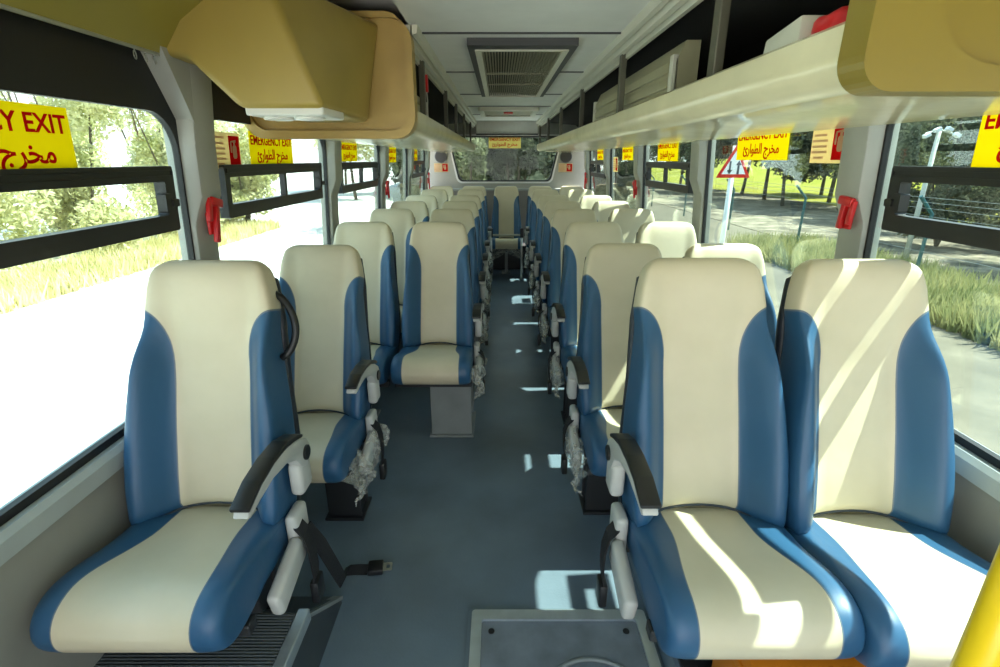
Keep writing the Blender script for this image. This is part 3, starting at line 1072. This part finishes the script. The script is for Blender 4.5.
def make_seat(label, aisle, loc=(0, 0, 0), leg='std', wall=0, wrap=True, group=None, hk=1.0, rec=20.0):
    """aisle: +1 / -1 = side of the aisle (armrest, belt, leg), 0 = no aisle side; wall: side of the wall bracket"""
    s = empty('passenger_seat', loc, label, 'seat', group)
    child('backrest', BACK, s, (0, 0, JZ), (-math.radians(rec), 0, 0)).scale = (1, 1, hk)
    child('back_shell', SHELL, s, (0, 0, JZ), (-math.radians(rec), 0, 0)).scale = (1, 1, hk * 1.04)
    child('crease_shade', CREASE, s, (0, 0, JZ), (-math.radians(rec), 0, 0)).scale = (1, 1, hk)
    child('cushion', CUSH, s, (0, 0, JZ))
    fr = B()
    fr.box(-.19, .19, -.30, .10, .375, .405, bev=.006)
    fr.box(-.215, .215, -.26, -.22, .345, .38, bev=.006)
    fr.box(-.215, .215, .03, .07, .345, .38, bev=.006)
    fr.build('seat_frame', M['frame'], s)
    if aisle:
        A = aisle
        q = lambda a, b: (min(a, b), max(a, b))
        if leg in ('std', 'wide'):
            x0, x1 = q(A * -.03, A * .205) if leg == 'wide' else q(A * .02, A * .17); zb = 0
        elif leg == 'high':
            x0, x1 = q(A * -.03, A * .205); zb = -.05
        elif leg == 'short':
            x0, x1 = q(A * -.10, A * .12); zb = .14
        else:
            x0, x1 = q(A * -.16, A * .02); zb = 0
        lg = B()
        yl = -.20 if leg == 'wide' else -.05
        lg.box(x0, x1, yl, yl + .015, zb + .012, .35, bev=.003)
        lg.box(x0, x1, .055, .07, zb + .012, .35, bev=.003)
        lg.box(x0 + .01, x0 + .022, yl + .01, .06, zb + .012, .35)
        lg.box(x1 - .022, x1 - .01, yl + .01, .06, zb + .012, .35)
        lg.box(x0 - .012, x1 + .012, yl - .02, .09, zb, zb + .014, bev=.003)
        lg.build('leg', M['leg'] if leg == 'wide' else M['frame'], s)
        # armrest
        ar = child('armrest', None, s, (A * .246, .075, .655), (-math.radians(rec), 0, 0))
        body = [(.040, .020), (.015, .042), (-.04, .054), (-.12, .054), (-.20, .036), (-.27, .008), (-.325, -.026), (-.332, -.042), (-.318, -.046), (-.27, -.024), (-.20, .002), (-.12, .012), (-.055, -.002), (-.015, -.036), (.02, -.040), (.042, -.015)]
        bo = B().prism(body, -.018, .018, 'x', bev=.004).build('armrest_body', M['grey'], ar, smooth=True)
        pad = [(-.025, .055), (-.06, .0585), (-.12, .0585), (-.20, .040), (-.27, .012), (-.332, -.028), (-.338, -.018), (-.275, .026), (-.20, .056), (-.12, .074), (-.05, .072), (-.018, .064)]
        B().prism(pad, -.023, .023, 'x', bev=.004).build('armrest_pad', M['pad'], ar, smooth=True)
        B().disc((A * .018, .008, .002), .022, A * .006, (1, 0, 0), 24).build('pivot_cap', M['black'], ar)
        # plastic hinge bracket and side covers
        x0, x1 = q(A * .222, A * .262)
        B().box(x0, x1, .035, .115, .535, .64, bev=.014, seg=3).build('armrest_bracket', M['grey'], s, smooth=True)
        sc = B()
        x0, x1 = q(A * .214, A * .250)
        sc.box(x0, x1, -.015, .075, .36, .50, bev=.014, seg=3)
        sc.build('hinge_cover', M['grey'], s, smooth=True)
        x0, x1 = q(A * .224, A * .262)
        mt = Matrix.Translation((0, -.085, .385)) @ Matrix.Rotation(math.radians(14), 4, 'X')
        B().box(x0, x1, -.105, .085, -.045, .035, bev=.014, seg=3, mtx=mt).build('side_cover', M['grey'], s, smooth=True)
        # belt
        pts = [(A * .236, .01, .47), (A * .268, -.005, .445), (A * .280, -.01, .40), (A * .278, .0, .34), (A * .272, .015, .29), (A * .266, .02, .25)]
        be = B().ribbon(pts, .046, .005, (0, 1, .2)).build('seat_belt', M['strap'], s, smooth=True)
        B().box(min(A * .255, A * .28), max(A * .255, A * .28), -.008, .048, .175, .255, bev=.006).build('buckle', M['black'], be, smooth=True)
        if wrap:
            def PW(u, v):
                return (A * (.225 + .045 * math.sin(v * 2.8) + .01 * math.sin(u * 23)), -.33 + .44 * u, .425 - .14 * v - .02 * math.sin(u * 17 + v * 3))
            v, f = crumple(44, 16, PW, .011, int(abs(loc[0] * 100) + loc[1] * 37))
            mesh_obj('plastic_wrap', v, f, M['film'], s)
    if not aisle or wall:
        wside = wall
        if wside:
            wl = abs(CX + wside * 1.18 - loc[0]) + .004
            x0, x1 = (min(wside * .19, wside * wl), max(wside * .19, wside * wl))
            B().box(x0, x1, -.24, .06, .335, .375, bev=.005).build('wall_bracket', M['leg'], s)
        if not aisle:
            lg = B()
            lg.box(-.02, .02, -.02, .06, .012, .35, bev=.004)
            lg.box(-.06, .06, -.07, .11, 0, .014, bev=.003)
            lg.build('leg', M['leg'], s)
    return s

def copy_tree(o, parent=None):
    c = o.copy()
    COL.objects.link(c)
    if parent is not None:
        c.parent = parent
    for ch in list(o.children):
        copy_tree(ch, c)
    return c

XLW, XLA, XRA, XRW = -.835, -.372, .575, 1.02
ROWS = [1.97, 2.80, 3.66, 4.42, 5.18, 6.26]
ORD = ['second', 'third', 'fourth', 'fifth', 'sixth', 'seventh']
G = 'blue and cream passenger seats'
# front row
l1 = make_seat('single cream and blue front seat beside the ribbed wheel box, with black grab loop', 1, (-.83, 1.18, .088), 'short', 0, False, G, .965, 14.5)
gl = []
for i in range(17):
    t = i / 16
    gl.append((.164 + .052 * math.sin(PI * t) ** .6 + .022 * t, .085 - .01 * t, .66 - .19 * t))
gh = B().tube(gl, [.011] * 17, 10).build('grab_loop', M['black'], l1, smooth='all', loc=(0, 0, JZ), rot=(-math.radians(14.5), 0, 0))
# belt lying on the floor beside it
bl = B().ribbon([(.256, .03, .43), (.275, .07, .33), (.275, .15, .16), (.255, .25, .0), (.22, .35, -.062), (.225, .385, -.080), (.26, .39, -.082), (.31, .39, -.083)], .046, .005, (.25, .9, .3)).build('floor_belt', M['strap'], l1, smooth=True)
mtb = Matrix.Translation((.335, .392, -.073)) @ Matrix.Rotation(.12, 4, 'Z')
B().box(-.03, .03, -.03, .03, -.012, .012, bev=.005, mtx=mtb).build('buckle', M['black'], bl, smooth=True)
tg = B()
panel_ring(tg, rrect(.025, .065, -.02, .02, .005, 2), rrect(.042, .056, -.010, .010, .003, 2), lambda p, t: tuple(mtb @ Vector((p[0], p[1], t))), -.002, .002)
tg.build('buckle_tongue', M['steel'], bl)
make_seat('cream and blue aisle seat of the front pair, armrest over the floor hatch', -1, (.574, 1.15, .106), 'in', 0, False, G, .965, 17.0)
make_seat('sunlit cream and blue window seat of the front pair near the yellow pole', 0, (.998, 1.125, .104), 'std', 1, False, G, .965, 15.5)
# second row, single seat by the white road windows
protoA = make_seat('single cream and blue seat in the second row, behind the front single seat', 1, (-.80, 1.93, .0), 'std', -1, True, G)
protoR = make_seat('aisle seat in the second row on the road sign side', -1, (XRA - .01, ROWS[0], 0), 'std', 0, True, G)
protoW = make_seat('window seat in the second row on the road sign side', 0, (XRW, ROWS[0], 0), 'std', 1, False, G)
protoL = make_seat('aisle seat of the third row on the white road side, its grey leg showing', 1, (XLA, ROWS[1], 0), 'wide', 0, True, G)
protoV = make_seat('window seat of the third row on the white road side', 0, (XLW, ROWS[1], 0), 'std', -1, False, G)
for i, y in enumerate(ROWS):
    for proto, x, lab in ((protoR, XRA, 'aisle seat in the %s row on the road sign side'), (protoW, XRW, 'window seat in the %s row on the road sign side'),
                          (protoL, XLA, 'aisle seat in the %s row on the white road side'), (protoV, XLW, 'window seat in the %s row on the white road side')):
        if i == 0 or (i == 1 and x < 0):
            continue
        c = copy_tree(proto)
        c.location = (x, y, 0)
        c['label'] = lab % ORD[i]
for x, lab in ((XLW, 'back row seat in the corner on the white road side'), (XLA, 'back row seat second from the white road side corner'),
               (.09, 'middle back row seat facing straight down the aisle'), (XRA, 'back row seat second from the road sign side corner'), (XRW, 'back row seat in the corner on the road sign side')):
    c = copy_tree(protoV)
    for ch in list(c.children):
        if ch.name.startswith('wall_bracket'):
            bpy.data.objects.remove(ch)
    c.location = (x, 7.12, 0)
    c['label'] = lab
    if x == .09:
        v, f = crumple(32, 12, lambda u, w_: (-.22 + .44 * u, -.34 + .05 * w_, .40 - (.05 + .13 * abs(2 * u - 1)) * w_), .008, 5)
        mesh_obj('plastic_wrap', v, f, M['film'], c)

# rail across the aisle in front of the middle back seat
ar = empty('aisle_rail', (.085, 6.60, 0), 'pale horizontal rail across the aisle in front of the middle back seat', 'rail')
B().tube([(-.20, 0, .61), (.20, 0, .61)], .014, 12).build('rail_bar', M['rail'], ar, smooth='all')
for x in (-.20, .20):
    B().tube([(x, 0, 0), (x, 0, .66)], .013, 10).build('rail_post', M['steel'], ar, smooth='all')
    B().box(x - .022, x + .022, -.025, .025, .58, .70, bev=.008).build('rail_joint', M['black'], ar)

# yellow grab pole and orange box
yp = empty('grab_pole', (.525, .40, 0), 'yellow vertical grab pole beside the sunlit front seat', 'pole')
B().tube([(0, 0, .01), (0, 0, 2.05)], .0185, 20).build('pole_tube', M['yellow'], yp, smooth='all')
B().disc((0, 0, 0), .05, .014, (0, 0, 1)).build('pole_flange', M['steel'], yp)
B().disc((0, 0, 2.05), .05, -.014, (0, 0, 1)).build('pole_flange', M['steel'], yp)
ob = empty('orange_box', (.735, 1.0, .104), 'orange box stowed under the front pair of seats', 'box')
B().box(-.145, .145, -.17, .02, 0, .325, bev=.012).build('box_body', M['orange'], ob, smooth=True)
B().box(-.151, .151, -.177, .027, .255, .285, bev=.006).build('box_lid', M['orange'], ob, smooth=True)

# ------------------------------------------------------------------ outside
gp = B().box(-90, 1.4, -25, 120, GZ - .3, GZ).build('ground', M['pave'])
struct(gp, 'pale sunlit pavement outside the windows', 'ground')
gr = B().box(1.4, 90, -25, 120, GZ - .3, GZ).build('dirt_road', M['dirt'])
struct(gr, 'dusty grey road outside the road sign side', 'ground')

def grass(name, x0, x1, y0, y1, n, h, label, gm='grass'):
    r = rng
    x = r.uniform(x0, x1, n); y = r.uniform(y0, y1, n)
    hh = h * r.uniform(.4, 1.1, n); a = r.uniform(0, 2 * PI, n); w = r.uniform(.015, .04, n)
    lx = r.normal(0, .3, n) * hh; ly = r.normal(0, .3, n) * hh
    v = np.empty((n, 3, 3))
    v[:, 0] = np.stack([x - w * np.cos(a), y - w * np.sin(a), np.full(n, GZ)], 1)
    v[:, 1] = np.stack([x + w * np.cos(a), y + w * np.sin(a), np.full(n, GZ)], 1)
    v[:, 2] = np.stack([x + lx, y + ly, GZ + hh], 1)
    f = np.arange(n * 3).reshape(n, 3)
    o = mesh_obj(name, v.reshape(-1, 3).tolist(), f.tolist(), M[gm])
    return tag(o, label, 'grass', None, 'stuff')
grass('grass', 7.0, 9.6, 2, 15.5, 20000, .5, 'dry yellow green grass along the fence outside')
grass('grass', -10.6, -8.6, 5, 20, 12000, .45, 'pale dry grass at the foot of the bushes beyond the white road', 'straw')

lt = B().box(9.6, 19.2, 2, 110, GZ - .1, GZ + .02).build('dirt_ground', M['litter'])
struct(lt, 'brown ground strewn with dry leaves beyond the fence', 'ground')
bank = B().prism([(19, GZ), (26, GZ + .25), (44, 1.55), (47, 1.6), (47, GZ - .2), (19, GZ - .2)], 18.5, 110, 'y')
struct(bank.build('field', M['field']), 'sunlit grassy bank rising beyond the fence', 'hill')

hl = B().prism([(46.5, 1.3), (60, 15.0), (90, 22.0), (90, GZ - .2), (46.5, GZ - .2)], 18, 115, 'y')
struct(hl.build('hillside', M['hill']), 'dark scrubby hillside rising beyond the sunny field', 'hill')
hl = B().prism([(17.5, GZ), (21, 1.0), (30, 11.0), (60, 20.0), (60, GZ - .2), (17.5, GZ - .2)], -15, 18.5, 'y')
struct(hl.build('near_hillside', M['hill']), 'dark scrubby hillside behind the shrubs near the first window', 'hill')
hl = B().prism([(27, GZ), (30, 1.0), (40, 9.0), (70, 12.0), (70, GZ - .2), (27, GZ - .2)], -4, 5, 'x')
struct(hl.build('rear_hillside', M['hill']), 'dark scrubby rise behind the trees seen through the rear window', 'hill')
hl = B().prism([(23, GZ), (25, 0.5), (33, 9.0), (45, 14.0), (45, GZ - .2), (23, GZ - .2)], 18.5, 29, 'y')
struct(hl.build('far_hillside', M['hill']), 'dark scrubby hillside between the shrubs and the sunny field', 'hill')
# fence: posts with angled arms, wires
fe = empty('wire_fence', (8.7, 16, GZ), 'teal wire fence with angled post tops along the grassy verge', 'fence')
for i, y in enumerate([1.5, 5.9, 10.3, 14.7, 19.3, 24.2, 29.5, 35]):
    B().tube([(0, y - 16, 0), (0, y - 16, 1.5), (-.32, y - 16, 1.85)], .035, 8).build('fence_post', M['teal'], fe)
for (x, z) in ((8.68, .75), (8.68, 1.45), (8.55, 1.62), (8.45, 1.74), (8.38, 1.84)):
    B().tube([(x - 8.7, 1.5 - 16, z), (x - 8.7, 35 - 16, z)], .004, 5).build('wire', M['leg'], fe)

def leaves(n, centres, radii, size, flat=1.0):
    """leaf quads scattered in several blobs"""
    r = rng
    k = r.integers(0, len(centres), n)
    c = np.array(centres)[k]
    R = np.array(radii)[k][:, None]
    d = r.normal(size=(n, 3)); d /= np.linalg.norm(d, axis=1)[:, None]
    rad = r.uniform(.25, 1, n)[:, None] ** .5
    p = c + d * rad * R * np.array([1, 1, flat])
    a = r.normal(size=(n, 3)); a /= np.linalg.norm(a, axis=1)[:, None]
    b = np.cross(a, r.normal(size=(n, 3))); b /= np.linalg.norm(b, axis=1)[:, None]
    s = size * r.uniform(.5, 1.3, n)[:, None]
    v = np.stack([p - a * s, p + b * s * .45, p + a * s, p - b * s * .45], 1).reshape(-1, 3)
    return v.tolist(), np.arange(n * 4).reshape(n, 4).tolist()

def tree(name, x, y, h, cr_, lm, n, size, label, lean=0.0, group='trees outside', base=None, low=.45):
    g = GZ if base is None else base
    e = empty(name, (x, y, g), label, 'tree', group)
    th = h * low
    path = [(lean * t * h * .5 + .1 * math.sin(3 * t + x), .08 * math.sin(4 * t + y), t * h * .8) for t in [i / 7 for i in range(8)]]
    tb = B().tube(path, [.03 * h * (1 - .75 * i / 7) * .5 + .02 for i in range(8)], 8)
    for j in range(5):
        a = j * 1.26 + x
        k_ = 3 + j % 4
        p = Vector(path[k_])
        tb.tube([p, p + Vector((math.cos(a) * cr_ * .4, math.sin(a) * cr_ * .4, h * .12)), p + Vector((math.cos(a) * cr_ * .75, math.sin(a) * cr_ * .75, h * .26))], [.010 * h, .007 * h, .003 * h], 6)
    tb.build('trunk', M['bark'], e, smooth='all')
    cs, rs = [], []
    for j in range(9):
        a = j * 2.4
        cs.append((lean * h * .4 + math.cos(a) * cr_ * .6 * random.uniform(.4, 1), math.sin(a) * cr_ * .6 * random.uniform(.4, 1), th + (h - th) * random.uniform(.25, .85)))
        rs.append(cr_ * random.uniform(.4, .62))
    v, f = leaves(n, cs, rs, size, .8)
    mesh_obj('crown', v, f, lm, e)
    return e

def bush(x, y, h, r_, lm, n, size, label, group):
    e = empty('bush', (x, y, GZ), label, 'bush', group)
    st = B()
    for j in range(5):
        a = j * 1.256
        st.tube([(0, 0, 0), (math.cos(a) * r_ * .25, math.sin(a) * r_ * .25, h * .4), (math.cos(a) * r_ * .5, math.sin(a) * r_ * .5, h * .8)], [.05, .035, .015], 6)
    st.build('stem', M['bark'], e)
    cs, rs = [], []
    for j in range(12):
        a = j * 2.4
        q = random.uniform(.1, .75)
        cs.append((math.cos(a) * r_ * q, math.sin(a) * r_ * q, h * random.uniform(.10, .85)))
        rs.append(r_ * random.uniform(.35, .5))
    v, f = leaves(n, cs, rs, size)
    v = [(a, b, max(.02, c)) for a, b, c in v]
    mesh_obj('foliage', v, f, lm, e)
    return e

NUM = ['first', 'second', 'third', 'fourth', 'fifth', 'sixth', 'seventh', 'eighth', 'ninth', 'tenth', 'eleventh', 'twelfth']
# bushes beyond the white road
for i, (x, y, h, r_) in enumerate(((-12.4, 7.0, 5.0, 2.1), (-12.0, 10.6, 5.4, 2.1), (-11.4, 14.0, 5.2, 1.9), (-10.4, 17.0, 5.0, 1.75), (-9.8, 19.8, 4.4, 1.5), (-16.6, 9.5, 7.4, 2.3), (-16.2, 13.8, 7.6, 2.3), (-15.6, 18.0, 7.4, 2.2), (-14.6, 22.0, 7.0, 2.1))):
    bush(x, y, h, r_, M['leafy'], 13000, .085, 'yellow green bush beyond the white road, %s from the front' % NUM[i], 'bushes beyond the white road')
for i, (x, y, h) in enumerate(((-9.5, 34, 6.0), (-7.5, 40, 7), (-13, 44, 7))):
    tree('tree', x, y, h, 2.6, M['leafy'], 4500, .2, 'distant green tree past the white road, %s of three' % NUM[i], base=GZ)
# dark shrubs behind the fence near the first window
for i, (x, y, h, r_) in enumerate(((13.0, 4.0, 4.6, 1.9), (13.2, 7.8, 5.0, 1.9), (13.2, 11.6, 5.0, 1.9), (13.4, 15.4, 4.6, 1.9), (17.2, 6.0, 7.0, 2.1), (17.4, 10.2, 7.4, 2.1), (17.6, 14.4, 7.2, 2.1), (17.5, 18.6, 7.0, 2.0))):
    bush(x, y, h, r_, M['leafd'], 14000, .075, 'dark grey green shrub behind the fence, %s from the front' % NUM[i], 'dark shrubs behind the fence')
# trees on the bank seen through the second window
for i, (x, y, h, l, b) in enumerate(((18.2, 22.5, 7.0, .12, GZ), (18.0, 27.0, 7.0, -.1, GZ), (20.0, 31.5, 7.5, .1, GZ), (17.5, 34.0, 7.0, -.12, GZ), (18.5, 39.5, 7.5, .08, GZ), (15.0, 42.0, 7.0, -.06, GZ), (17.0, 49.0, 7.5, .1, GZ), (13.0, 52.0, 7.5, 0, GZ), (21.0, 25.5, 6.0, .1, GZ), (16.2, 29.5, 5.5, -.1, GZ), (23.0, 37.0, 7.0, .05, GZ), (20.0, 45.0, 7.0, -.08, GZ))):
    tree('tree', x, y, h, 3.3, M['leafd'], 12000, .14, 'bare trunked tree on the sunny bank, %s along the fence' % NUM[i], l, base=b, low=.24)
# trees behind the bus
for i, (x, y, h) in enumerate(((-2.6, 19.5, 6), (0, 21.5, 6.5), (2.6, 19.8, 6))):
    tree('tree', x, y, h, 2.3, M['leafd'], 6000, .14, 'grey green tree seen through the rear window, %s across' % NUM[i], base=GZ, low=.12)

for i, (x, y, h, r_) in enumerate(((-2.2, 15.0, 4.4, 1.0), (-.85, 14.0, 4.0, .85), (.45, 15.0, 4.4, .9), (1.75, 14.0, 4.2, .85), (3.1, 15.2, 4.4, 1.0))):
    bush(x, y, h, r_, M['leafd'] if i not in (0, 1) else M['leafm'], 16000, .07, 'grey green bush behind the bus, %s across the rear window' % NUM[i], 'bushes behind the bus')
# road sign
rs = empty('road_sign', (3.69, 8.35, GZ), 'triangular red and white two way traffic sign on a pale pole', 'road sign')
tri = [(-.27, 0), (.27, 0), (0, .50)]
def rtri(s, r):
    c = Vector((0, .18))
    return [((Vector(p) - c) * s + c) for p in tri]
B().tube([(0, 0, 0), (0, 0, 2.75)], .04, 14).build('sign_pole', M['polew'], rs, smooth='all')
zz = 2.27
sg = B().prism([(p[0], p[1] + zz) for p in rtri(1, 0)], -.052, -.044, 'y', bev=.003).build('sign_plate', M['sred'], rs)
B().prism([(p[0], p[1] + zz) for p in rtri(.70, 0)], -.056, -.052, 'y').build('white_field', M['white'], sg)
aw = B()
aw.prism([(-.085, zz + .10), (-.055, zz + .10), (-.055, zz + .25), (-.085, zz + .25)], -.059, -.056, 'y')
aw.prism([(-.115, zz + .12), (-.07, zz + .05), (-.025, zz + .12)], -.059, -.056, 'y')
aw.build('down_arrow', M['sblk'], sg)
aw = B()
aw.prism([(.045, zz + .05), (.08, zz + .05), (.08, zz + .20), (.045, zz + .20)], -.059, -.056, 'y')
aw.prism([(.018, zz + .19), (.0625, zz + .26), (.107, zz + .19)], -.059, -.056, 'y')
aw.build('up_arrow', M['sblk'], sg)
# floodlight mast
fm = empty('floodlight_mast', (9.95, 12.2, GZ), 'tall pale floodlight mast with four lamp heads above dark shrubs', 'floodlight')
B().tube([(0, 0, 0), (0, 0, 3.15)], [.06, .045], 12).build('mast', M['mast'], fm, smooth='all')
B().tube([(-.30, .0, 3.1), (.0, 0, 3.17), (.30, 0, 3.1)], .022, 8).build('crossarm', M['mast'], fm)
for x, z in ((-.34, 3.05), (-.13, 3.17), (.13, 3.18), (.34, 3.06)):
    mt = Matrix.Translation((x, -.1, z)) @ Matrix.Rotation(.5 * (1 if x > 0 else -1), 4, 'Y')
    B().box(-.065, .065, -.055, .055, -.04, .04, bev=.012, mtx=mt).build('lamp_head', M['polew'], fm)

bpy.context.view_layer.update()
